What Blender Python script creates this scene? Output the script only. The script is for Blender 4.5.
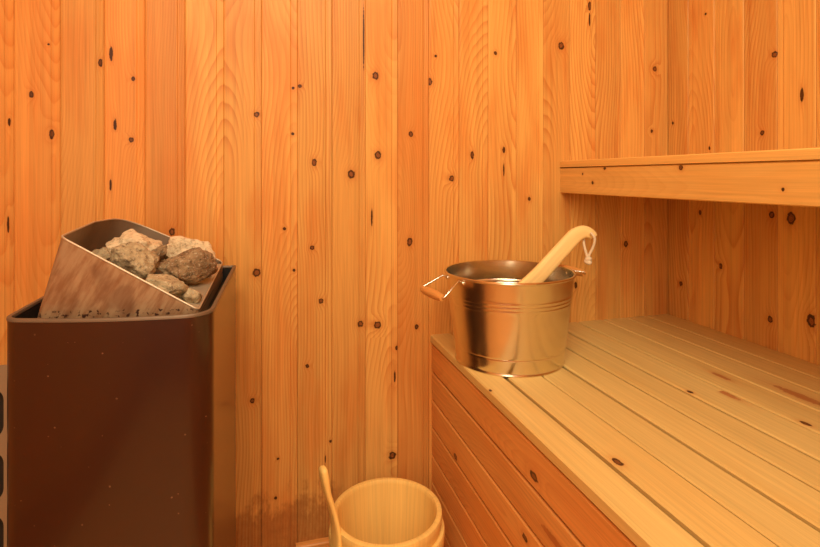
import bpy, bmesh, math, random
from mathutils import Vector, Matrix, noise as mnoise
random.seed(7)
PI = math.pi
for o in list(bpy.data.objects): bpy.data.objects.remove(o)
SC = bpy.context.scene
COL = SC.collection

# ------------------------------------------------------------------ camera
TH = math.atan(146 / 516)
cam_d = bpy.data.cameras.new('camera')
cam_d.sensor_fit = 'HORIZONTAL'; cam_d.sensor_width = 36
cam_d.lens = 516 / 820 * 36
cam_d.shift_y = -97.0 / 820
cam_d.clip_start = .02
cam = bpy.data.objects.new('camera', cam_d); COL.objects.link(cam)
cam.location = (0, 0, .93)
cam.rotation_euler = (PI / 2, 0, -TH)
SC.camera = cam

# ------------------------------------------------------------------ world, lights, exposure
w = bpy.data.worlds.new('world'); SC.world = w; w.use_nodes = True
w.node_tree.nodes['Background'].inputs[0].default_value = (.02, .012, .006, 1)
w.node_tree.nodes['Background'].inputs[1].default_value = 1
def area(name, loc, target, size, power, col, size_y=None):
    d = bpy.data.lights.new(name, 'AREA'); d.energy = power; d.color = col
    d.shape = 'RECTANGLE'; d.size = size; d.size_y = size_y or size
    o = bpy.data.objects.new(name, d); COL.objects.link(o)
    o.location = loc
    o.rotation_euler = (Vector(target) - Vector(loc)).to_track_quat('-Z', 'Y').to_euler()
    return o
area('ceiling_light', (.10, -.15, 2.12), (.36, .9, .1), 1.2, 22.5, (1, .91, .65), .55)
area('fill_light', (-.40, -.86, 1.1), (.2, 1.3, .5), .7, 9.5, (1, .88, .62), 1.6)  # added soft fill from behind the camera; the room has no door here
SC.view_settings.view_transform = 'Standard'
SC.view_settings.look = 'None'
SC.view_settings.gamma = 1
SC.view_settings.use_curve_mapping = False
SC.view_settings.exposure = 0.9

# ------------------------------------------------------------------ helpers: objects
def link(name, me, m=None, parent=None):
    o = bpy.data.objects.new(name, me); COL.objects.link(o)
    if m: me.materials.append(m)
    if parent: o.parent = parent; o.location = -parent.location
    return o
def thing(name, label, cat, loc=(0, 0, 0), group=None):
    o = bpy.data.objects.new(name, None); COL.objects.link(o)
    o.location = loc; o.empty_display_size = .05
    return tag(o, label, cat, group)
def tag(o, label, cat, group=None):
    o['label'] = label; o['category'] = cat
    if group: o['group'] = group
    return o
def struct(o): o['kind'] = 'structure'; return o
def bm_obj(name, bm, m, parent=None, smooth=False, angle=None):
    bmesh.ops.recalc_face_normals(bm, faces=bm.faces)
    me = bpy.data.meshes.new(name); bm.to_mesh(me); bm.free()
    if smooth:
        for p in me.polygons: p.use_smooth = True
        if angle is not None: me.set_sharp_from_angle(angle=angle)
    return link(name, me, m, parent)

# ------------------------------------------------------------------ helpers: materials
class N:
    def __init__(s, name):
        s.m = bpy.data.materials.new(name); s.m.use_nodes = True
        s.t = s.m.node_tree; s.b = s.t.nodes['Principled BSDF']
    def n(s, typ, **k):
        x = s.t.nodes.new(typ)
        for a, v in k.items(): setattr(x, a, v)
        return x
    def put(s, sock, v):
        if v is None: return
        if isinstance(v, bpy.types.NodeSocket): s.t.links.new(v, sock)
        else: sock.default_value = v
    def math(s, op, a, b=None, c=None, clamp=False):
        x = s.n('ShaderNodeMath', operation=op, use_clamp=clamp)
        for i, v in enumerate((a, b, c)): s.put(x.inputs[i], v)
        return x.outputs[0]
    def comb(s, x, y, z):
        c = s.n('ShaderNodeCombineXYZ')
        for i, v in enumerate((x, y, z)): s.put(c.inputs[i], v)
        return c.outputs[0]
    def noise(s, vec, scale, detail=2, rough=.5):
        x = s.n('ShaderNodeTexNoise'); s.put(x.inputs['Vector'], vec)
        x.inputs['Scale'].default_value = scale; x.inputs['Detail'].default_value = detail
        x.inputs['Roughness'].default_value = rough
        return x.outputs[0]
    def mix(s, f, a, b, blend='MIX'):
        x = s.n('ShaderNodeMix', data_type='RGBA', blend_type=blend)
        s.put(x.inputs[0], f)
        for i, v in ((6, a), (7, b)):
            if isinstance(v, tuple) and len(v) == 3: v = v + (1,)
            s.put(x.inputs[i], v)
        return x.outputs[2]
    def ramp(s, f, lo, hi):
        x = s.n('ShaderNodeMapRange', interpolation_type='SMOOTHSTEP'); s.put(x.inputs[0], f)
        x.inputs[1].default_value = lo; x.inputs[2].default_value = hi
        return x.outputs[0]
    def bump(s, h, strength, dist):
        x = s.n('ShaderNodeBump'); s.put(x.inputs['Height'], h)
        x.inputs['Strength'].default_value = strength; x.inputs['Distance'].default_value = dist
        s.t.links.new(x.outputs[0], s.b.inputs['Normal'])

def wood_mat(name, light, dark, red, ring=.55, rough=.42, freq=135, var=.32, damp=False, spec=.35, pith=.17, resin=0, tone=.18, streak=.22):
    """boards with UV in metres (u along the grain, v across), a random value per board and one knot per face"""
    k = N(name)
    uv = k.n('ShaderNodeUVMap', uv_map='UV'); sp = k.n('ShaderNodeSeparateXYZ'); k.put(sp.inputs[0], uv.outputs[0])
    u, v = sp.outputs[0], sp.outputs[1]
    b = k.n('ShaderNodeAttribute', attribute_name='board').outputs['Fac']
    kn = k.n('ShaderNodeSeparateXYZ'); k.put(kn.inputs[0], k.n('ShaderNodeAttribute', attribute_name='knot').outputs['Vector'])
    el = k.n('ShaderNodeAttribute', attribute_name='knot_long').outputs['Fac']
    ku, kv, kr = kn.outputs[0], kn.outputs[1], kn.outputs[2]
    b2 = k.math('FRACT', k.math('MULTIPLY', b, 7.13)); b3 = k.math('FRACT', k.math('MULTIPLY', b, 23.7))
    us = k.math('MULTIPLY_ADD', b, 53.1, u); bz = k.math('MULTIPLY', b, 91.0)
    # knot distance
    nk = k.noise(k.comb(u, v, bz), 160, 2)
    du = k.math('DIVIDE', k.math('SUBTRACT', u, ku), el); dv = k.math('SUBTRACT', v, kv)
    d = k.math('SQRT', k.math('ADD', k.math('MULTIPLY', du, du), k.math('MULTIPLY', dv, dv)))
    q = k.math('DIVIDE', d, kr)
    q = k.math('ADD', q, k.math('MULTIPLY_ADD', nk, .8, -.4))
    q2 = k.math('MULTIPLY', q, q)
    bumpk = k.math('MULTIPLY', k.math('EXPONENT', k.math('MULTIPLY', q2, -.16)), k.math('MULTIPLY', kr, 1.9))
    # growth rings cut at a slant: distance to a wandering pith line
    n1 = k.noise(k.comb(k.math('MULTIPLY', us, 1.1), bz, 0.0), 1.0, 1)
    n2 = k.noise(k.comb(k.math('MULTIPLY', us, 2.2), k.math('MULTIPLY', v, 14), bz), 1.0, 2)
    dep = k.math('ADD', .004, k.math('MULTIPLY', k.math('ABSOLUTE', k.math('SUBTRACT', n1, .4)), .30))
    v0 = k.math('SUBTRACT', v, k.math('MULTIPLY_ADD', k.math('SUBTRACT', b2, .25), pith, 0))
    dist = k.math('SQRT', k.math('ADD', k.math('MULTIPLY', v0, v0), k.math('MULTIPLY', dep, dep)))
    g = k.math('ADD', k.math('ADD', dist, k.math('MULTIPLY', n2, .018)), bumpk)
    fr = k.math('FRACT', k.math('MULTIPLY', g, k.math('MULTIPLY_ADD', b3, freq * .7, freq * .75)))
    late = k.math('MULTIPLY', k.math('POWER', fr, 2.2), k.math('SUBTRACT', 1, k.ramp(fr, .88, 1.0)))
    fib = k.noise(k.comb(k.math('MULTIPLY', us, 7), k.math('MULTIPLY', v, 520), bz), 1.0, 2)
    strk = k.noise(k.comb(k.math('MULTIPLY', us, 1.6), k.math('MULTIPLY', v, 120), bz), 1.0, 3, .6)
    patch = k.noise(k.comb(k.math('MULTIPLY', us, 2.2), k.math('MULTIPLY', v, 9), k.math('ADD', bz, 4.0)), 1.0, 2)
    blot = k.noise(k.comb(k.math('MULTIPLY', us, 3.5), k.math('MULTIPLY', v, 16), bz), 1.0, 3)
    c = k.mix(k.math('MULTIPLY', late, k.math('MULTIPLY', k.ramp(patch, .25, .65), ring)), light, dark)
    c = k.mix(k.math('MULTIPLY', b3, var), c, red)
    c = k.mix(k.math('MULTIPLY', k.ramp(blot, .42, .72), .5), c, red)
    val = k.math('MULTIPLY', k.math('ADD', k.math('MULTIPLY_ADD', fib, .30, .70 - streak * .5), k.math('MULTIPLY', strk, streak + .30)), k.math('MULTIPLY_ADD', b2, tone, 1 - tone / 2))
    hv = k.n('ShaderNodeHueSaturation'); k.put(hv.inputs['Value'], val); k.put(hv.inputs['Color'], c); c = hv.outputs[0]
    if resin:
        rs = k.noise(k.comb(k.math('MULTIPLY', us, 9), k.math('MULTIPLY', v, 60), bz), 1.0, 2)
        c = k.mix(k.math('MULTIPLY', k.ramp(rs, .66, .74), resin), c, (.32, .07, .012))
    # knots: reddish halo, dark rim, brown heart with rings
    halo = k.math('MULTIPLY', k.math('EXPONENT', k.math('MULTIPLY', q2, -.38)), .5)
    c = k.mix(halo, c, (.48, .13, .022))
    core = k.math('SUBTRACT', 1, k.ramp(q, .88, 1.1))
    rim = k.ramp(q, .42, .66)
    heart = k.mix(k.math('FRACT', k.math('MULTIPLY', q, 2.7)), (.36, .12, .03), (.14, .038, .009))
    kc = k.mix(k.math('MULTIPLY', rim, .85), heart, (.018, .0045, .002))
    big = k.ramp(kr, .003, .0075)
    kc = k.mix(big, (.032, .008, .003), kc)
    stn = k.math('MULTIPLY', k.ramp(el, 2.6, 3.0), k.ramp(kr, .0050, .0056))
    kc = k.mix(stn, kc, (.30, .062, .012))
    core = k.math('MULTIPLY', core, k.math('MULTIPLY_ADD', stn, -.4, .95))
    c = k.mix(core, c, kc)
    if damp:                                   # old splash stain at the foot of the planks
        geo = k.n('ShaderNodeNewGeometry'); gp = k.n('ShaderNodeSeparateXYZ'); k.put(gp.inputs[0], geo.outputs['Position'])
        nn = k.noise(k.comb(k.math('MULTIPLY', gp.outputs[0], 16), 0.0, k.math('MULTIPLY', gp.outputs[2], 9)), 1.0, 4, .7)
        h = k.math('ADD', gp.outputs[2], k.math('MULTIPLY_ADD', nn, .30, -.15))
        mk = k.math('SUBTRACT', 1, k.ramp(h, .10, .15))
        mk = k.math('MULTIPLY', mk, k.math('SUBTRACT', 1, k.ramp(gp.outputs[0], .14, .24)))
        mott = k.noise(k.comb(k.math('MULTIPLY', gp.outputs[0], 60), 0.0, k.math('MULTIPLY', gp.outputs[2], 40)), 1.0, 4, .7)
        c = k.mix(k.math('MULTIPLY', mk, k.math('MULTIPLY_ADD', mott, .6, .22)), c, (.20, .045, .012))
    k.put(k.b.inputs['Base Color'], c)
    k.b.inputs['Roughness'].default_value = rough
    k.b.inputs['Specular IOR Level'].default_value = spec
    k.bump(fib, .10, .001)
    return k.m

def metal_mat(name, col, rough, bump=0, streak=None, metallic=1.0, spots=0, spotc=(.2, .1, .04)):
    k = N(name)
    tc = k.n('ShaderNodeTexCoord'); p = tc.outputs['Object']
    n1 = k.noise(p, 38, 4, .65)
    c = k.mix(k.math('MULTIPLY', n1, .35), col, tuple(x * .72 for x in col))
    if spots:
        n3 = k.noise(p, 24, 5, .7)
        c = k.mix(k.math('MULTIPLY', k.ramp(n3, .46, .66), spots), c, spotc)
    k.put(k.b.inputs['Base Color'], c)
    k.b.inputs['Metallic'].default_value = metallic
    k.put(k.b.inputs['Roughness'], k.math('MULTIPLY_ADD', n1, .12, rough - .06))
    if bump:
        k.bump(k.noise(p, 22, 2), bump, .002)
    return k.m

def plain_mat(name, col, rough=.6, var=.2, scale=60, spec=.4):
    k = N(name)
    tc = k.n('ShaderNodeTexCoord')
    n1 = k.noise(tc.outputs['Object'], scale, 3)
    k.put(k.b.inputs['Base Color'], k.mix(k.math('MULTIPLY', n1, var), col, tuple(x * .5 for x in col)))
    k.b.inputs['Roughness'].default_value = rough
    k.b.inputs['Specular IOR Level'].default_value = spec
    return k.m

def tray_mat():
    k = N('heat_stained_steel')
    g = k.n('ShaderNodeSeparateXYZ'); k.put(g.inputs[0], k.n('ShaderNodeTexCoord').outputs['Object'])
    a = k.math('MULTIPLY_ADD', g.outputs[2], -.55, g.outputs[0]); b = k.math('MULTIPLY_ADD', g.outputs[0], .55, g.outputs[2])
    st = k.noise(k.comb(k.math('MULTIPLY', a, 70), g.outputs[1], k.math('MULTIPLY', b, 14)), 1.0, 4, .65)
    bl = k.noise(k.comb(k.math('MULTIPLY', a, 26), g.outputs[1], k.math('MULTIPLY', b, 18)), 1.0, 3)
    c = k.mix(k.ramp(st, .35, .68), (.40, .265, .148), (.27, .135, .062))
    c = k.mix(k.math('MULTIPLY', k.ramp(bl, .48, .68), .55), c, (.15, .060, .026))
    sp = k.noise(k.comb(k.math('MULTIPLY', g.outputs[0], 150), 0.0, k.math('MULTIPLY', g.outputs[2], 150)), 1.0, 2)
    lo = k.math('SUBTRACT', 1, k.ramp(g.outputs[2], .7295, .7325))
    c = k.mix(k.math('MULTIPLY', lo, k.ramp(sp, .54, .62)), c, (.05, .015, .009))     # flaked crust at the foot
    k.put(k.b.inputs['Base Color'], c)
    k.b.inputs['Metallic'].default_value = .45; k.b.inputs['Roughness'].default_value = .45
    return k.m

def enamel_mat():
    k = N('brown_enamel')
    p = k.n('ShaderNodeTexCoord').outputs['Object']
    vor = k.n('ShaderNodeTexVoronoi'); k.put(vor.inputs['Vector'], p); vor.inputs['Scale'].default_value = 110
    sel = k.n('ShaderNodeSeparateColor'); k.put(sel.inputs[0], vor.outputs['Color'])
    sz = k.math('MULTIPLY', k.ramp(sel.outputs[0], .80, 1.0), .15)
    sp = k.math('LESS_THAN', k.math('ADD', vor.outputs['Distance'], k.math('MULTIPLY_ADD', k.noise(p, 400, 2), .12, -.06)), sz)
    n1 = k.noise(p, 9, 3)
    c = k.mix(n1, (.030, .0060, .0034), (.022, .0045, .0027))
    c = k.mix(k.math('MULTIPLY', sp, k.math('MULTIPLY', sel.outputs[1], .55)), c, (.42, .25, .15))
    k.put(k.b.inputs['Base Color'], c)
    k.b.inputs['Roughness'].default_value = .35
    k.b.inputs['Specular IOR Level'].default_value = .4
    k.b.inputs['Coat Weight'].default_value = .75
    k.b.inputs['Coat Roughness'].default_value = .15
    k.b.inputs['Coat IOR'].default_value = 1.55
    return k.m

def stone_mat(name, a, b, dark):
    k = N(name)
    p = k.n('ShaderNodeTexCoord').outputs['Object']
    n1 = k.noise(p, 34, 5, .7); n2 = k.noise(p, 120, 4, .75); n3 = k.noise(p, 260, 2)
    c = k.mix(k.ramp(n1, .35, .65), a, b)
    c = k.mix(k.math('MULTIPLY', k.ramp(n2, .5, .66), .75), c, dark)
    c = k.mix(k.math('MULTIPLY', k.ramp(n3, .56, .7), .35), c, (.75, .66, .5))
    k.put(k.b.inputs['Base Color'], c)
    k.b.inputs['Roughness'].default_value = .9
    k.b.inputs['Specular IOR Level'].default_value = .2
    k.bump(k.math('ADD', n2, n1), .8, .005)
    return k.m

M = {}
M['wall'] = wood_mat('pine_panelling', (.77, .445, .122), (.50, .148, .024), (.62, .195, .036), ring=.85, var=.62, spec=.22, damp=True)
M['bench'] = wood_mat('pale_bench_wood', (.69, .495, .18), (.61, .38, .11), (.65, .405, .12), ring=.35, var=.2, tone=.06, streak=.05, rough=.5, freq=110, resin=.0)
M['clad'] = wood_mat('pine_cladding', (.80, .40, .115), (.56, .18, .036), (.68, .24, .05), ring=.7)
M['fascia'] = wood_mat('pale_fascia_pine', (.78, .47, .14), (.64, .31, .07), (.70, .36, .085), ring=.4)
M['floor'] = wood_mat('floor_boards', (.78, .42, .13), (.62, .27, .065), (.68, .31, .08), rough=.55)
M['pail'] = wood_mat('pale_aspen', (.92, .62, .19), (.88, .54, .15), (.89, .56, .16), ring=.4, var=.1, freq=70, rough=.5, tone=.06, streak=.02)
M['grip'] = wood_mat('grip_wood', (.72, .36, .10), (.55, .22, .05), (.6, .25, .06), freq=90, rough=.4)
M['ladle'] = wood_mat('birch_ladle_wood', (.86, .63, .27), (.80, .53, .19), (.82, .56, .21), ring=.3, var=.1, rough=.5, freq=60)
M['steel'] = metal_mat('brushed_bucket_steel', (.80, .72, .56), .235, bump=.10)
M['wire'] = metal_mat('bright_wire', (.82, .78, .7), .25)
M['enamel'] = enamel_mat()
M['rim'] = metal_mat('worn_rim_steel', (.19, .135, .088), .48, metallic=.4)
M['tray'] = tray_mat()
M['tray_in'] = metal_mat('dull_grey_steel', (.25, .185, .125), .5, metallic=.5, spots=.3, spotc=(.13, .08, .045))
M['edge'] = metal_mat('bright_cut_edge', (.60, .49, .35), .4, metallic=.5)
M['guard'] = metal_mat('tan_guard_steel', (.34, .25, .155), .5, metallic=.4)
M['rope'] = plain_mat('cotton_cord', (.80, .66, .46), .9, .25, 300, .1)
M['black'] = plain_mat('blackened_interior', (.012, .009, .007), .7)
M['stone_tan'] = stone_mat('tan_stone', (.80, .64, .42), (.68, .52, .32), (.34, .23, .125))
M['stone_grey'] = stone_mat('mottled_grey_stone', (.52, .40, .24), (.34, .25, .14), (.10, .062, .034))
M['stone_brown'] = stone_mat('brown_stone', (.36, .24, .13), (.20, .12, .06), (.05, .026, .012))
M['ceil'] = M['wall']

# ------------------------------------------------------------------ helpers: wood geometry
class Wood:
    def __init__(s): s.v = []; s.f = []; s.uv = []; s.bd = []; s.kn = []; s.kl = []
    def face(s, idx, uvs, bd, kn=(-9, -9, .0005), kl=1.0):
        s.f.append(idx); s.uv.append(uvs); s.bd.append(bd); s.kn.append(kn); s.kl.append(kl)
    def board(s, O, L, W, T, ln, wd, th, knots=(), ch=.0015, prof=None, seed=None):
        O, L, W, T = Vector(O), Vector(L), Vector(W), Vector(T)
        seed = random.random() if seed is None else seed
        prof = prof or [(0, 0), (0, th - ch), (ch, th), (wd - ch, th), (wd, th - ch), (wd, 0)]
        n = len(prof)
        vv = [0]
        for i in range(n):
            a, b2 = prof[i], prof[(i + 1) % n]
            vv.append(vv[-1] + math.hypot(a[0] - b2[0], a[1] - b2[1]))
        v0 = vv[1] - prof[1][0]
        vv = [x - v0 for x in vv]
        ks = sorted(knots)
        cuts = [0.0]
        for a, b2 in zip(ks, ks[1:]): cuts.append((a[0] + b2[0]) / 2)
        cuts.append(ln)
        base = len(s.v)
        for c in cuts:
            for (a, t) in prof: s.v.append(tuple(O + L * c + W * a + T * t))
        flip = L.cross(W).dot(T) < 0
        for k in range(len(cuts) - 1):
            kk = ks[k] if ks else None
            kn = (kk[0], kk[1], kk[2]) if kk else (-9, -9, .0005)
            kl = kk[3] if kk else 1.0
            for i in range(n):
                j = (i + 1) % n
                a0, a1 = base + k * n + i, base + (k + 1) * n + i
                b0, b1 = base + k * n + j, base + (k + 1) * n + j
                idx = [a0, a1, b1, b0]
                uvs = [(cuts[k], vv[i]), (cuts[k + 1], vv[i]), (cuts[k + 1], vv[i + 1]), (cuts[k], vv[i + 1])]
                if not flip: idx.reverse(); uvs.reverse()
                s.face(idx, uvs, seed, kn, kl)
        for e, c in ((0, cuts[0]), (len(cuts) - 1, cuts[-1])):
            idx = [base + e * n + i for i in range(n)]
            uvs = [(t * .3 + .37, a) for (a, t) in prof]
            if (e == 0) == flip: pass
            else: idx.reverse(); uvs.reverse()
            s.face(idx, uvs, seed)
    def sweep(s, pts, sizes, nrm, seg=16, power=2.0, seed=.3):
        """rounded stick along pts; sizes = (half width, half thickness); nrm = thickness direction"""
        P = [Vector(p) for p in pts]; nrm = Vector(nrm).normalized()
        base = len(s.v); acc = 0; us = []
        for i, p in enumerate(P):
            if i: acc += (p - P[i - 1]).length
            us.append(acc)
            t = (P[min(i + 1, len(P) - 1)] - P[max(i - 1, 0)]).normalized()
            side = t.cross(nrm).normalized(); nn = side.cross(t).normalized()
            for j in range(seg):
                a = 2 * PI * j / seg; ca, sa = math.cos(a), math.sin(a)
                x = math.copysign(abs(ca) ** (2 / power), ca); y = math.copysign(abs(sa) ** (2 / power), sa)
                s.v.append(tuple(p + side * x * sizes[i][0] + nn * y * sizes[i][1]))
        for i in range(len(P) - 1):
            for j in range(seg):
                j2 = (j + 1) % seg
                f = lambda jj: (jj / seg) * .05
                s.face([base + i * seg + j, base + i * seg + j2, base + (i + 1) * seg + j2, base + (i + 1) * seg + j],
                       [(us[i], f(j)), (us[i], f(j + 1)), (us[i + 1], f(j + 1)), (us[i + 1], f(j))], seed)
        s.face([base + j for j in range(seg)][::-1], [(0, j * .002) for j in range(seg)], seed)
        s.face([base + (len(P) - 1) * seg + j for j in range(seg)], [(us[-1], j * .002) for j in range(seg)], seed)
    def lathe(s, prof, c, seg=96, staves=16, closed=False, seeds=None):
        c = Vector(c); base = len(s.v); n = len(prof)
        seeds = seeds or [random.random() for _ in range(staves)]
        for j in range(seg):
            a = 2 * PI * j / seg
            for (r, z) in prof: s.v.append((c.x + r * math.cos(a), c.y + r * math.sin(a), c.z + z))
        acc = [0]
        for a, b in zip(prof, prof[1:] + prof[:1]): acc.append(acc[-1] + math.hypot(a[0] - b[0], a[1] - b[1]))
        rm = max(r for r, z in prof)
        for j in range(seg):
            j2 = (j + 1) % seg
            st = int(j * staves / seg)
            for i in range(n if closed else n - 1):
                i2 = (i + 1) % n
                v0 = (j * staves / seg - st) * 2 * PI * rm / staves; v1 = v0 + 2 * PI * rm / seg
                s.face([base + j * n + i, base + j2 * n + i, base + j2 * n + i2, base + j * n + i2],
                       [(acc[i], v0), (acc[i], v1), (acc[i + 1], v1), (acc[i + 1], v0)], seeds[st])
        return base
    def build(s, name, m, parent=None, smooth=False, angle=.6):
        me = bpy.data.meshes.new(name); me.from_pydata(s.v, [], s.f)
        uvl = me.uv_layers.new(name='UV')
        flat = [x for u in s.uv for p in u for x in p]
        uvl.data.foreach_set('uv', flat)
        for nm, typ, dat in (('board', 'FLOAT', s.bd), ('knot_long', 'FLOAT', s.kl)):
            a = me.attributes.new(nm, typ, 'FACE'); a.data.foreach_set('value', dat)
        a = me.attributes.new('knot', 'FLOAT_VECTOR', 'FACE'); a.data.foreach_set('vector', [x for k in s.kn for x in k])
        if smooth:
            for p in me.polygons: p.use_smooth = True
            me.set_sharp_from_angle(angle=angle)
        me.validate()
        return link(name, me, m, parent)

def lathe_bm(prof, c, seg=96, closed=True):
    bm = bmesh.new(); rings = []
    for j in range(seg):
        a = 2 * PI * j / seg
        rings.append([bm.verts.new((c[0] + r * math.cos(a), c[1] + r * math.sin(a), c[2] + z)) for r, z in prof])
    n = len(prof)
    for j in range(seg):
        A, B = rings[j], rings[(j + 1) % seg]
        for i in range(n if closed else n - 1):
            bm.faces.new((A[i], B[i], B[(i + 1) % n], A[(i + 1) % n]))
    if not closed:
        bm.faces.new([r[0] for r in rings]); bm.faces.new([r[-1] for r in rings])
    return bm
def tube_bm(pts, r, seg=10, closed=False, bm=None):
    bm = bm or bmesh.new(); P = [Vector(p) for p in pts]; n = len(P); rings = []
    up = Vector((.13, .29, .95)).normalized()
    for i, p in enumerate(P):
        if closed: t = (P[(i + 1) % n] - P[i - 1]).normalized()
        else: t = (P[min(i + 1, n - 1)] - P[max(i - 1, 0)]).normalized()
        a = t.cross(up)
        if a.length < .05: a = t.cross(Vector((1, 0, 0)))
        a.normalize(); b = t.cross(a)
        rr = r[i] if isinstance(r, (list, tuple)) else r
        rings.append([bm.verts.new(p + a * rr * math.cos(2 * PI * j / seg) + b * rr * math.sin(2 * PI * j / seg)) for j in range(seg)])
    for i in range(n if closed else n - 1):
        A, B = rings[i], rings[(i + 1) % n]
        for j in range(seg): bm.faces.new((A[j], A[(j + 1) % seg], B[(j + 1) % seg], B[j]))
    if not closed: bm.faces.new(rings[0]); bm.faces.new(rings[-1])
    return bm
def smooth_path(pts, k=6):
    P = [Vector(p) for p in pts]; out = []
    for i in range(len(P) - 1):
        p0, p1, p2, p3 = P[max(i - 1, 0)], P[i], P[i + 1], P[min(i + 2, len(P) - 1)]
        for s in range(k):
            t = s / k
            out.append(.5 * ((2 * p1) + (p2 - p0) * t + (2 * p0 - 5 * p1 + 4 * p2 - p3) * t * t + (3 * p1 - p0 - 3 * p2 + p3) * t ** 3))
    out.append(P[-1]); return out
def box_bm(lo, hi, bev=.002, bm=None):
    bm = bm or bmesh.new()
    r = bmesh.ops.create_cube(bm, size=1)
    for v in r['verts']:
        v.co = Vector([(lo[i] + hi[i]) / 2 + v.co[i] * (hi[i] - lo[i]) for i in range(3)])
    if bev:
        es = {e for v in r['verts'] for e in v.link_edges}
        bmesh.ops.bevel(bm, geom=list(es), offset=bev, segments=2, profile=.6, affect='EDGES')
    return bm

# ------------------------------------------------------------------ the room
XL, XR, YB, YF, ZC = -.80, 1.187, 1.30, -.90, 2.15
PT = .018                                        # plank thickness
KB = [(-0.351,1.185,0.0052,2.0), (-0.330,1.206,0.0042,4.0), (-0.285,1.152,0.0047,1.2), (-0.484,1.108,0.0052,1.5), (-0.446,1.023,0.0058,2.0), (-0.322,1.046,0.0037,4.0), (.2470,1.285,.0022,42), (-0.452,1.219,0.0026,1.0), (-0.016,1.080,0.0078,1.0), (0.086,1.153,0.0052,1.0), (0.071,1.148,0.0039,1.0), (0.070,1.035,0.0042,1.0), (0.277,1.189,0.0094,1.2), (0.423,1.181,0.0078,1.3), (0.613,1.269,0.0052,1.2), (0.817,1.303,0.0105,1.2), (0.911,1.425,0.0058,2.5), (0.911,1.385,0.0031,8.0), (0.371,1.041,0.0065,1.3), (0.440,1.250,0.0039,1.0), (1.138,1.255,0.0078,1.2), (1.127,1.067,0.0047,1.2), (0.121,0.965,0.0068,1.6), (0.214,0.936,0.0099,1.2), (0.283,0.985,0.0099,1.2), (0.267,0.826,0.0026,10.0), (0.368,0.759,0.0078,1.6), (0.049,0.802,0.0042,1.0), (0.116,0.753,0.0063,1.0), (0.073,0.699,0.0042,1.0), (-0.016,0.697,0.0110,1.0), (0.138,0.619,0.0068,1.1), (0.238,0.554,0.0089,1.0), (0.282,0.548,0.0105,1.0), (0.387,0.535,0.0058,1.3), (0.334,0.484,0.0047,1.4), (0.329,0.409,0.0026,6.0), (0.104,0.460,0.0052,1.0), (-0.026,0.390,0.0068,1.0), (0.322,0.206,0.0110,1.0), (0.163,0.265,0.0042,1.0), (0.034,0.241,0.0034,1.0), (0.028,0.146,0.0042,1.0), (-0.080,0.116,0.0047,5.0), (0.149,0.223,0.0021,5.0), (-0.289,1.013,0.0058,1.2), (-0.204,0.802,0.0073,1.4), (0.485,0.925,0.0084,1.1), (0.544,0.988,0.0058,2.2), (0.638,1.003,0.0047,2.0), (0.638,0.948,0.0026,8.0), (0.716,0.867,0.0052,1.2), (1.035,0.730,0.0078,1.3), (0.865,0.617,0.0052,2.0), (-0.525,1.047,0.0031,3.0), (-0.331,0.911,0.0026,6.0), (-0.527,0.826,0.0026,8.0)]
KR = [(1.283,1.091,0.0042,1.2), (1.163,1.384,0.0038,1.0), (0.961,1.225,0.0086,1.0), (0.895,1.117,0.0047,4.0), (0.993,1.038,0.0061,1.2), (1.150,1.008,0.0035,1.8), (1.182,0.828,0.0058,1.3), (0.968,0.837,0.0079,1.2), (0.920,0.832,0.0112,1.5), (1.114,0.688,0.0068,1.3), (1.252,0.613,0.0066,1.2), (0.972,0.582,0.0071,1.3), (0.874,0.604,0.0107,1.6)]
def plank_prof(wd):
    return [(0, 0), (0, PT - .0022), (.0014, PT - .0004), (.004, PT), (wd - .0175, PT), (wd - .0155, PT - .0020), (wd - .0130, PT - .0021), (wd - .0016, PT - .0012), (wd - .0001, PT - .0030), (wd - .0001, 0)]
def plank_wall(name, edges, place, knots, ln, red=None):
    """edges: joint positions across the wall; place(a) -> (origin, L, W, T)"""
    wb = Wood(); rnd = random.Random(name)
    for i, (a, b) in enumerate(zip(edges, edges[1:])):
        O, L, W, T = place(a); wd = b - a
        ks = [(z, x - a, r * .9, e) for (x, z, r, e) in knots if a <= x < b]
        wb.board(O, L, W, T, ln, wd, PT, ks, prof=plank_prof(wd), seed=seed_for(red[i], rnd) if red and i < len(red) else rnd.random())
    return struct(wb.build(name, M['wall']))
def seed_for(redness, rnd):
    return min((rnd.random() for _ in range(400)), key=lambda b: abs((b * 23.7) % 1 - redness))
eb = [XR - .0852 * k for k in range(15)]
eb = sorted(eb + [-.092, -.177, -.262, -.345, -.431, -.518, -.604, -.69, -.776, XL - .02])
plank_wall('wall_back', eb, lambda a: ((a, YB + PT, 0), (0, 0, 1), (1, 0, 0), (0, -1, 0)), KB, ZC,
           [.95, .95, .8, .95, .97, .7, .9, .9, .4, .45, .55, .3, .45, .3, .85, .5, .35, .3, .2, .45, .15, .3, .25, .4, .3])
er = [YF + .0, *[YB + .003 - .0783 - .0902 * k for k in range(23, -1, -1)], YB + PT]
plank_wall('wall_right', er, lambda a: ((XR + PT, a, 0), (0, 0, 1), (0, 1, 0), (-1, 0, 0)), [(y, z, r, e) for (y, z, r, e) in KR], ZC,
           [.12, .3, .06, .2] * 7)
el_ = [YF + .0875 * k for k in range(26)]
plank_wall('wall_left', el_, lambda a: ((XL - PT, a, 0), (0, 0, 1), (0, 1, 0), (1, 0, 0)), [], ZC)
ef = [XL - .02 + .0875 * k for k in range(24)]
plank_wall('wall_front', ef, lambda a: ((a, YF - PT, 0), (0, 0, 1), (1, 0, 0), (0, 1, 0)), [], ZC)
wb = Wood()
for k in range(24):
    wb.board((XL - .02 + k * .0875, YF - .02, ZC + PT), (0, 1, 0), (1, 0, 0), (0, 0, -1), YB - YF + .04, .0875, PT, prof=plank_prof(.0875))
struct(wb.build('ceiling', M['ceil']))
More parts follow.
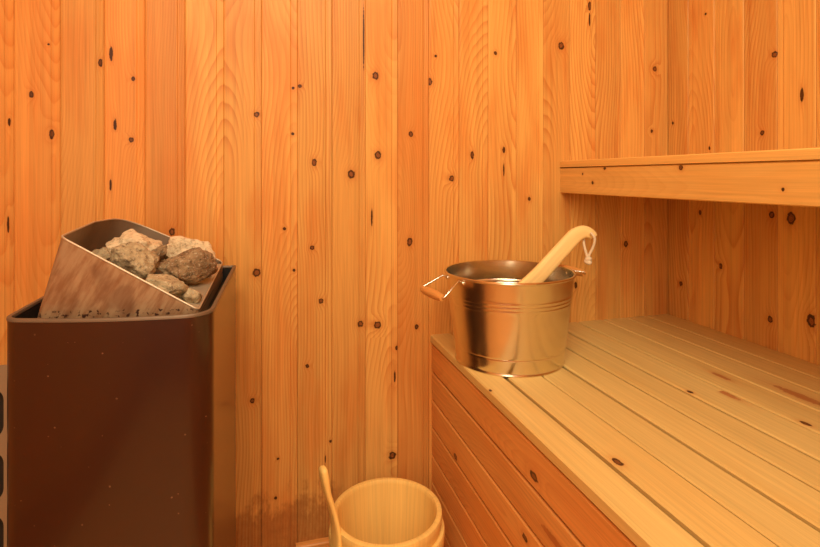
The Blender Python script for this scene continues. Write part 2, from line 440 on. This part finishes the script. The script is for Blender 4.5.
wb = Wood()
for k in range(17):
    wb.board((XL - .02, YF - .02 + k * .1325, -.022), (1, 0, 0), (0, 1, 0), (0, 0, 1), XR - XL + .04, .1305, .022)
wb.board((XL - .02, YF - .02, -.042), (1, 0, 0), (0, 1, 0), (0, 0, 1), XR - XL + .04, YB - YF + .04, .02)
struct(wb.build('floor', M['floor']))
wb = Wood(); wb.board((.075, YB, 0), (1, 0, 0), (0, 0, 1), (0, -1, 0), .424 - .075 - .001, .027, .017, ch=.003)
struct(wb.build('baseboard_back', M['clad']))

# ------------------------------------------------------------------ lower bench
Z1 = .511; XB = .424
lb = thing('sauna_bench', 'wide lower bench of pale slats with clad front, holding the steel bucket', 'bench', (.8, .2, 0))
edges = [XB, .490, .565, .640, .717, .793, .873, .955, 1.035, 1.108, XR]
gaps = [.0080, .0030, .0085, .0055, .0070, .0045, .0028, .0022, .0022, 0]
seatk = {0: [(.93, .004, .0030, 1.5)], 1: [(.646, .0105, .0058, 1.9)], 5: [(.817, .006, .0038, 1.9), (.792, .066, .0062, 5.0)], 6: [(.66, .012, .0052, 1.9), (.863, .050, .0060, 4.0)], 7: [(.744, .030, .0105, 5.0)]}
wb = Wood()
for i in range(10):
    a, b = edges[i], edges[i + 1] - gaps[i]
    ks = [(y - YF, x, r, e) for (y, x, r, e) in seatk.get(i, [])]
    wb.board((a, YF, Z1 - .018), (0, 1, 0), (1, 0, 0), (0, 0, 1), YB - YF, b - a, .018, ks, ch=.0025)
wb.build('seat_slats', M['bench'], lb)
wb = Wood()
zc = [.4905, .417, .343, .2705, .197, .125, .052, 0.0]
frontk = {2: [(1.124, .010, .0066, 1.6), (.792, .045, .0055, 1.6)], 0: [(.762, .020, .0066, 1.95)], 1: [(.70, .03, .006, 6)]}
for i in range(7):
    wd = zc[i] - zc[i + 1]
    ks = [(y - YF, v, r, e) for (y, v, r, e) in frontk.get(i, [])]
    pr = [(0, 0), (0, .0145), (.0015, .016), (wd - .0085, .016), (wd - .0058, .0135), (wd - .0058, 0)]
    wb.board((XB + .0195, YF, zc[i + 1]), (0, 1, 0), (0, 0, 1), (-1, 0, 0), YB - YF, wd, .016, ks, prof=pr)
wb.board((XB + .022, YF, 0), (0, 1, 0), (0, 0, 1), (-1, 0, 0), YB - YF, .49, .0022)
wb.build('front_cladding', M['clad'], lb)
for y in (-.88, -.35, .2, .75, 1.26):
    wb = Wood(); wb.board((XB + .024, y, .445), (1, 0, 0), (0, 1, 0), (0, 0, 1), XR - XB - .03, .036, .048)
    wb.build('bearer', M['clad'], lb)

# ------------------------------------------------------------------ upper bench
Z2 = .974; XU = .811
ub = thing('sauna_bench', 'narrow upper bench along the right wall with a deep pale front board', 'bench', (1.0, .2, .88))
wb = Wood()
for i in range(4):
    wb.board((XU + i * .094, YF, Z2 - .0178), (0, 1, 0), (1, 0, 0), (0, 0, 1), YB - YF, .094 - (.003 if i < 3 else 0), .0178, ch=.002)
wb.build('seat_slats', M['fascia'], ub)
wb = Wood()
fk = [(y - YF, z - .883, r, e) for (y, z, r, e) in [(1.1485,.9151,.0042,1),(1.192,.9377,.003,1),(1.10,.951,.004,1.2),(.857,.949,.0055,1),(.643,.9097,.0028,1)]]
wb.board((XU + .022, YF, .883), (0, 1, 0), (0, 0, 1), (-1, 0, 0), YB - YF, .0705, .020, fk, ch=.002)
wb.build('fascia_board', M['fascia'], ub)
for y in (-.86, -.2, .5, 1.26):
    wb = Wood(); wb.board((XU + .024, y, .905), (1, 0, 0), (0, 1, 0), (0, 0, 1), XR - XU - .024, .034, .050)
    wb.build('bearer', M['clad'], ub)

# ------------------------------------------------------------------ heater
ZR = .730
ht = thing('sauna_heater', 'brown enamelled electric sauna heater with open top holding a tilted stone tray', 'heater', (-.21, 1.03, 0))
corners = [(-.3545, .853, .026), (-.074, .803, .034), (-.061, 1.229, .006), (-.357, 1.229, .012)]   # x, y, corner radius
def rounded(cs, off=0, seg=10):
    out = []; n = len(cs)
    P = [Vector((c[0], c[1], 0)) for c in cs]
    cen = sum(P, Vector()) / n
    # inset the polygon
    Q = []
    for i in range(n):
        e1 = (P[i] - P[i - 1]).normalized(); e2 = (P[(i + 1) % n] - P[i]).normalized()
        n1 = Vector((-e1.y, e1.x, 0)); n2 = Vector((-e2.y, e2.x, 0))
        bis = (n1 + n2).normalized(); Q.append(P[i] + bis * (off / bis.dot(n1)))
    for i in range(n):
        r = max(cs[i][2] - off, .0015)
        e1 = (Q[i - 1] - Q[i]).normalized(); e2 = (Q[(i + 1) % n] - Q[i]).normalized()
        ang = e1.angle(e2); d = r / math.tan(ang / 2)
        c = Q[i] + (e1 + e2).normalized() * (r / math.sin(ang / 2))
        a, b = Q[i] + e1 * d - c, Q[i] + e2 * d - c
        for k in range(seg + 1):
            t = k / seg; w_ = a.angle(b)
            v = (a * math.sin((1 - t) * w_) + b * math.sin(t * w_)) / math.sin(w_)
            out.append(c + v)
    return out
def bow(p):                                       # the front sheet bulges a little
    t = (p.x + .3545) / .28
    if p.y < .9 and 0 < t < 1: return Vector((p.x, p.y - .012 * math.sin(PI * t), 0))
    return p
def densify(L, step=.02):
    out = []
    for a, b in zip(L, L[1:] + L[:1]):
        n = max(1, int((b - a).length / step)); out += [a + (b - a) * (i / n) for i in range(n)]
    return out
def ring_solid(offs_z, name, m, parent, smooth=True):
    """closed tube of stacked outlines: list of (inset, z) going round the section"""
    bm = bmesh.new(); cols = []
    base0 = rounded(corners, 0)
    # same point count for every inset: parametrise through densified rounded outline
    outs = []
    for off, z in offs_z:
        L = rounded(corners, off)
        pts = []
        for i in range(len(L)):
            a, b = L[i], L[(i + 1) % len(L)]
            nn = max(1, int((base0[(i + 1) % len(L)] - base0[i]).length / .015))
            pts += [a + (b - a) * (k / nn) for k in range(nn)]
        outs.append([bm.verts.new((q.x, q.y, z)) for q in map(bow, pts)])
    n = len(outs)
    for i in range(n):
        A, B = outs[i], outs[(i + 1) % n]
        for j in range(len(A)): bm.faces.new((A[j], A[(j + 1) % len(A)], B[(j + 1) % len(A)], B[j]))
    return bm_obj(name, bm, m, parent, smooth, .7)
ring_solid([(0, .10), (0, ZR - .005), (.004, ZR - .005), (.004, .10)], 'outer_shell', M['enamel'], ht)
ring_solid([(.0042, .12), (.0042, ZR - .006), (.0055, ZR - .006), (.0055, .12)], 'inner_lining', M['black'], ht)
ring_solid([(-.0008, ZR - .0045), (-.0008, ZR - .0010), (.000, ZR), (.0050, ZR), (.0058, ZR - .0010), (.0058, ZR - .0045)], 'top_rim', M['rim'], ht)
bm = bmesh.new()
for z in (.42, .43):
    pass
pl = [bow(p) for p in densify(rounded(corners, .005))]
va = [bm.verts.new((p.x, p.y, .44)) for p in pl]; vb = [bm.verts.new((p.x, p.y, .43)) for p in pl]
bm.faces.new(va); bm.faces.new(vb)
for j in range(len(va)): bm.faces.new((va[j], va[(j + 1) % len(va)], vb[(j + 1) % len(va)], vb[j]))
bm_obj('inner_floor', bm, M['black'], ht)
for x, y in ((-.31, .9), (-.11, .86), (-.31, 1.19), (-.1, 1.19)):
    bm_obj('leg', box_bm((x - .014, y - .014, 0), (x + .014, y + .014, .14), .003), M['black'], ht)
# perforated guard plate on the heater's left side
cu = bpy.data.curves.new('vent_guard', 'CURVE'); cu.dimensions = '2D'; cu.fill_mode = 'BOTH'; cu.extrude = .0012
def poly2(pts):
    s = cu.splines.new('POLY'); s.points.add(len(pts) - 1); s.use_cyclic_u = True
    for p, q in zip(s.points, pts): p.co = (q[0], q[1], 0, 1)
def rrect(x0, x1, y0, y1, r, seg=8):
    out = []
    for cx, cy, a0 in ((x1 - r, y1 - r, 0), (x0 + r, y1 - r, 90), (x0 + r, y0 + r, 180), (x1 - r, y0 + r, 270)):
        for k in range(seg + 1):
            a = math.radians(a0 + 90 * k / seg); out.append((cx + r * math.cos(a), cy + r * math.sin(a)))
    return out
poly2([(-.520, .14), (-.350, .14), (-.350, .635), (-.520, .635)])
for k in range(4):
    zt = .601 - .0985 * k
    poly2(rrect(-.506, -.3915, zt - .080, zt, .020))
tmp = bpy.data.objects.new('tmp', cu); COL.objects.link(tmp)
me = bpy.data.meshes.new_from_object(tmp); bpy.data.objects.remove(tmp)
me.transform(Matrix.Translation((0, .95, 0)) @ Matrix.Rotation(PI / 2, 4, 'X'))
me.name = 'vent_guard'; me.materials.clear()
link('vent_guard', me, M['guard'], ht)
bm_obj('guard_backing', box_bm((-.515, .962, .15), (-.351, .968, .63), .001), M['black'], ht)

# stone tray: tapered sheet-metal box whose rim slopes down to the right
def arc_corner(a, c, b, r, seg=7):
    a, c, b = Vector(a), Vector(c), Vector(b)
    p, q = c + (a - c).normalized() * r, c + (b - c).normalized() * r
    return [(1 - t) ** 2 * p + 2 * t * (1 - t) * c + t * t * q for t in [k / seg for k in range(seg + 1)]]
rim_c = [(-.2919, .880, .840), (-.0955, .842, .7262), (-.0865, 1.200, .7420), (-.183, 1.203, .7945), (-.285, 1.203, .8440), (-.306, 1.09, .8445)]
def tray_loop(off, drop):
    """rim outline (and the same outline at the bottom when drop is set)"""
    P = [Vector(p) for p in rim_c]
    if drop:
        Q = []
        for p in P:
            k = (p.z - .66) / .18
            lean = -.048 * max(k, 0) * ((-.0955 - p.x) / .196)
            Q.append(Vector((p.x + lean, p.y, .66)))
        P = Q
    cen = Vector((-.19, 1.03, 0))
    out = arc_corner(P[5], P[0], P[1], .012) + arc_corner(P[0], P[1], P[2], .010) + arc_corner(P[1], P[2], P[3], .012)
    out += [P[3]] + arc_corner(P[3], P[4], P[5], .055) + [P[5]]
    res = []
    n = len(out)
    for i in range(n):
        e1 = (out[i] - out[i - 1]); e2 = (out[(i + 1) % n] - out[i]); t = e1 + e2; t.z = 0
        t.normalize(); nn = Vector((-t.y, t.x, 0)); res.append(out[i] + nn * off)
    return res
tr = None
bm = bmesh.new()
LO = [tray_loop(0, 1), tray_loop(0, 0), tray_loop(.0014, 0), tray_loop(.0014, 1)]
rings = [[bm.verts.new(p) for p in L] for L in LO]
n = len(rings[0])
for i in (0, 2):
    A, B = rings[i], rings[i + 1]
    for j in range(n): bm.faces.new((A[j], A[(j + 1) % n], B[(j + 1) % n], B[j]))
for j in range(n): bm.faces.new((rings[1][j], rings[1][(j + 1) % n], rings[2][(j + 1) % n], rings[2][j]))
for j in range(n): bm.faces.new((rings[3][j], rings[3][(j + 1) % n], rings[0][(j + 1) % n], rings[0][j]))
tray = bm_obj('stone_tray', bm, M['tray'], ht, True, .6)
tray.data.materials.append(M['tray_in'])
cc = Vector((-.19, 1.03, 0))
for p in tray.data.polygons:
    c = p.center; nrm = p.normal
    if abs(nrm.z) < .6 and nrm.dot(Vector((cc.x - (c.x), cc.y - (c.y), 0))) > 0: p.material_index = 1
def sub(o, p): o.parent = p; o.location = (0, 0, 0); return o
e = bm_obj('rolled_edge', tube_bm([p + Vector((0, 0, .0005)) for p in tray_loop(.0007, 0)], .0016, 8, True), M['edge'], None, True)
sub(e, tray)
bm = bmesh.new()
fl = tray_loop(.0016, 1)
fz = lambda x: .722 + .043 * (-.10 - x) / .20
top = tray_loop(.0016, 0)
def at_floor(a, b):
    z = fz(a.x); t = max(0, min(1, (z - a.z) / (b.z - a.z))); q = a + (b - a) * t; return q
fl = [at_floor(a, b) for a, b in zip(fl, top)]
va = [bm.verts.new((p.x, p.y, p.z - .003)) for p in fl]; vb = [bm.verts.new((p.x, p.y, p.z)) for p in fl]
bm.faces.new(va); bm.faces.new(vb)
for j in range(n): bm.faces.new((va[j], va[(j + 1) % n], vb[(j + 1) % n], vb[j]))
sub(bm_obj('tray_floor', bm, M['tray_in'], None), tray)
# sloping lip along the low right side
bm = bmesh.new()
q = [(-.0955, .850, .7250), (-.0880, 1.190, .7400), (-.128, 1.190, .745), (-.130, .850, .7290)]
va = [bm.verts.new(p) for p in q]; vb = [bm.verts.new((p[0], p[1], p[2] - .0014)) for p in q]
bm.faces.new(va); bm.faces.new(vb)
for j in range(4): bm.faces.new((va[j], va[(j + 1) % 4], vb[(j + 1) % 4], vb[j]))
sub(bm_obj('side_lip', bm, M['edge'], None), tray)

# ------------------------------------------------------------------ stones
def stone(loc, size, rot, mat, label, seed, rough=.18, cuts=11):
    rnd = random.Random(seed)
    bm = bmesh.new(); bmesh.ops.create_icosphere(bm, subdivisions=5, radius=1)
    planes = []
    for _ in range(cuts):
        d = Vector((rnd.gauss(0, 1), rnd.gauss(0, 1), rnd.gauss(0, 1))).normalized(); planes.append((d, rnd.uniform(.55, .85)))
    off = Vector((seed * 3.1, seed * 1.7, seed * .9))
    for v in bm.verts:
        p = v.co.copy()
        for d, h in planes:
            k = p.dot(d)
            if k > h: p -= d * (k - h) * .93
        nz = mnoise.fractal(p * 1.6 + off, 1.0, 2.0, 4)
        nf = mnoise.fractal(p * 6 + off, .9, 2.0, 4)
        p *= 1 + rough * nz + .045 * nf
        v.co = p
    mx = [max(abs(v.co[i]) for v in bm.verts) for i in range(3)]
    for v in bm.verts: v.co = Vector([v.co[i] / mx[i] * size[i] / 2 for i in range(3)])
    bmesh.ops.recalc_face_normals(bm, faces=bm.faces)
    me = bpy.data.meshes.new('heater_stone'); bm.to_mesh(me); bm.free()
    for p in me.polygons: p.use_smooth = True
    o = link('heater_stone', me, M[mat]); o.location = loc; o.rotation_euler = [math.radians(a) for a in rot]
    return tag(o, label, 'stone', 'stones in the heater tray')
stone((-.226, 1.072, .789), (.116, .085, .076), (10, 14, 20), 'stone_tan', 'large pale tan stone at the back left of the heater tray', 1)
stone((-.209, .957, .781), (.084, .085, .078), (15, 20, 35), 'stone_grey', 'mottled grey angular stone at the front, against the tray rim', 2)
stone((-.134, 1.092, .772), (.114, .10, .084), (0, 12, -10), 'stone_tan', 'pale rounded stone at the back right of the heater tray', 3)
stone((-.134, .995, .766), (.114, .078, .084), (20, 8, 15), 'stone_brown', 'dark brown rough stone in the middle right of the heater tray', 4, .2)
stone((-.150, .905, .750), (.086, .066, .056), (0, 18, 10), 'stone_grey', 'small flat grey stone lying along the sloping tray rim before the brown stone', 5)
stone((-.279, 1.02, .783), (.058, .055, .048), (10, 0, 40), 'stone_grey', 'small grey stone at the far left end of the pile', 6)
stone((-.110, .893, .737), (.030, .034, .024), (0, 25, 30), 'stone_grey', 'tiny chip of stone at the low right corner of the tray', 8)
stone((-.183, 1.022, .790), (.032, .034, .040), (0, 30, 0), 'stone_brown', 'small dark sliver of stone wedged between the two pale stones', 7)

# ------------------------------------------------------------------ steel bucket
bk = thing('metal_bucket', 'shiny round metal bucket with two wooden grip handles standing on the lower bench', 'bucket', (.5462, 1.0894, Z1))
bx, by, bz = .5462, 1.0894, Z1
H, R0, R1 = .2, .1225, .1465
rz = lambda z: R0 + (R1 - R0) * z / H
prof = [(0.001, .003), (R0 - .004, .003), (R0 - .002, 0), (R0 + .0012, 0), (R0 + .002, .002), (R0 + .0012, .0045), (rz(.006), .006)]
prof += [(rz(.009), .009), (rz(.031), .031), (rz(.034), .034), (rz(.036) - .0007, .036), (rz(.038), .038), (rz(.041), .041), (rz(.129), .129)]
for zz in (.138, .146, .154):
    prof += [(rz(zz - .0036), zz - .0036), (rz(zz - .0018) + .0003, zz - .0018), (rz(zz) + .0007, zz), (rz(zz + .0018) + .0003, zz + .0018), (rz(zz + .0036), zz + .0036)]
prof += [(rz(.162), .162), (rz(.188), .188), (R1 - .0006, H - .005), (R1 + .0016, H - .004), (R1 + .0030, H - .0015), (R1 + .0024, H + .0012), (R1, H + .0020), (R1 - .0020, H + .0008), (R1 - .0022, H - .003)]
for zz in (.154, .146, .138):
    prof += [(rz(zz + .0035) - .0016, zz + .0035), (rz(zz) - .0004, zz), (rz(zz - .0035) - .0016, zz - .0035)]
prof += [(rz(.12) - .0016, .12), (rz(.03) - .0016, .03), (R0 - .001, .008), (R0 - .006, .005), (.001, .005)]
bm_obj('bucket_body', lathe_bm(prof, (bx, by, bz), 128, False), M['steel'], bk, True, .5)
def bucket_handle(ang, out=.052, drop=.024):
    rad = Vector((math.cos(ang), math.sin(ang), 0)); tan = Vector((-rad.y, rad.x, 0)); c = Vector((bx, by, bz + H - .010))
    hw = .035
    A0 = c + rad * (R1 * .962) + tan * hw; B0 = c + rad * (R1 * .962) - tan * hw
    gc = c + rad * (R1 + out) + Vector((0, 0, -drop))
    gl = .050
    wire = [A0, A0 + rad * .012 + Vector((0, 0, .006)), gc + tan * (gl + .003) + rad * -.004 + Vector((0, 0, .004)), gc + tan * gl, gc, gc - tan * gl, gc - tan * (gl + .003) + rad * -.004 + Vector((0, 0, .004)), B0 + rad * .012 + Vector((0, 0, .006)), B0]
    hnd = bm_obj('handle', tube_bm(wire, .0021, 10), M['wire'], bk, True, 1.0)
    wb = Wood()
    pts = [gc + tan * x for x in (-.048, -.0475, -.041, -.020, 0, .020, .041, .0475, .048)]
    rr = [.0036, .0066, .0082, .0096, .0101, .0096, .0082, .0066, .0036]
    wb.sweep(pts, [(r, r) for r in rr], rad, 14, 2.0, .62)
    g = wb.build('grip', M['grip'], hnd, True); g.location = (0, 0, 0)
    g['label'] = 'turned wooden grip'
    for P in (A0, B0):
        d = (P - Vector((bx, by, P.z))).normalized()
        bm = bmesh.new(); bmesh.ops.create_uvsphere(bm, u_segments=12, v_segments=8, radius=.0045)
        for v in bm.verts: v.co += P + d * .001
        s = bm_obj('ear', bm, M['wire'], None, True); sub(s, hnd)
a_left = PI - TH + math.radians(24)
bucket_handle(a_left); bucket_handle(a_left + PI, .036, .002)

# ------------------------------------------------------------------ ladle in the bucket
ld = thing('sauna_ladle', 'pale wooden ladle with hooked handle leaning in the steel bucket', 'ladle', (.46, 1.03, .60))
FW = (math.sin(TH), math.cos(TH), 0)
path = [(.4678, 1.0316, .6229), (.5411, 1.0628, .6530), (.6232, 1.0968, .6914), (.6713, 1.1091, .7260), (.7318, 1.118, .7756), (.7471, 1.1189, .7861), (.7644, 1.1192, .7918), (.7790, 1.118, .7895), (.7905, 1.1168, .7828), (.7925, 1.1166, .7805)]
wid = [.0150, .0185, .0198, .0196, .0190, .0182, .0166, .0140, .0115, .0070]
P2 = smooth_path(path, 5)
W2 = []
for i in range(len(P2)):
    t = i / 5; k = min(int(t), len(wid) - 2); W2.append(wid[k] + (wid[k + 1] - wid[k]) * (t - k))
wb = Wood(); wb.sweep(P2, [(x, .009) for x in W2], FW, 20, 2.6, .41)
wb.build('ladle_handle', M['ladle'], ld, True, 1.0)
# bowl, down inside the bucket
wb = Wood()
wb.lathe([(.001, -.032), (.022, -.029), (.035, -.018), (.042, .004), (.0395, .004), (.032, -.015), (.020, -.025), (.001, -.027)], (.480, 1.040, .618), 40, 1, False, [.41])
wb.build('ladle_bowl', M['ladle'], ld, True, 1.0)
loop = smooth_path([(.7763, 1.1054, .7916), (.7838, 1.0995, .7784), (.7834, 1.1034, .7583), (.7760, 1.1100, .7360), (.7735, 1.1114, .7260), (.7705, 1.1150, .7400), (.7685, 1.1209, .7590), (.7725, 1.1275, .7760), (.7763, 1.1290, .7890)], 5)
rp = bm_obj('cord_loop', tube_bm(loop, .0034, 8), M['rope'], ld, True)
kb = tube_bm(smooth_path([(.7690, 1.1112, .7240), (.7722, 1.1062, .7268), (.7778, 1.1112, .7240), (.7738, 1.1165, .7210), (.7690, 1.1112, .7195), (.7735, 1.1062, .7170), (.7775, 1.1118, .7190)], 5), .0062, 8)
sub(bm_obj('cord_knot', kb, M['rope'], None, True), rp)

# ------------------------------------------------------------------ wooden pail on the floor
px_, py_ = .2523, 1.0718
pa = thing('wooden_pail', 'small pale wooden pail with one tall stave handle on the floor before the wall', 'pail', (px_, py_, 0))
hp = .2215
wb = Wood()
pr = [(.001, .008), (.088, .008), (.090, .0), (.098, .0), (.099, .002), (.1085, .150), (.1095, .170), (.1165, .205), (.1178, .2155), (.1165, .2205), (.1125, .2225), (.1065, .2215), (.1045, .2180), (.1035, .2120), (.0900, .022), (.087, .020), (.001, .020)]
wb.lathe(pr, (px_, py_, 0), 120, 15)
wb.build('pail_body', M['pail'], pa, True, .7)
wb = Wood()
wb.lathe([(.1080, .140), (.1150, .140), (.1205, .146), (.1232, .183), (.1215, .188), (.1160, .190), (.1120, .187)], (px_, py_, 0), 120, 1, True, [.55])
wb.build('hoop', M['pail'], pa, True, .7)
# stave handle on the left
a = PI - TH + math.radians(31)
rad = Vector((math.cos(a), math.sin(a), 0)); tan = Vector((-rad.y, rad.x, 0)); c0 = Vector((px_, py_, 0))
hp_ = [(.1150, .148), (.1165, .185), (.1165, .215), (.1200, .240), (.1270, .270), (.1360, .300), (.1420, .332), (.1440, .347), (.1446, .353)]
pts = [c0 + rad * r + Vector((0, 0, z)) for r, z in hp_]
hw = [.022, .022, .021, .018, .0155, .015, .0155, .013, .006]
ht_ = [.0055, .0058, .0060, .0060, .0058, .0062, .0078, .0072, .004]
P3 = smooth_path(pts, 4); S3 = []
for i in range(len(P3)):
    t = i / 4; k = min(int(t), len(hw) - 2); f = t - k
    S3.append((hw[k] + (hw[k + 1] - hw[k]) * f, ht_[k] + (ht_[k + 1] - ht_[k]) * f))
wb = Wood(); wb.sweep(P3, S3, rad, 16, 2.8, .83)
wb.build('stave_handle', M['pail'], pa, True, 1.0)
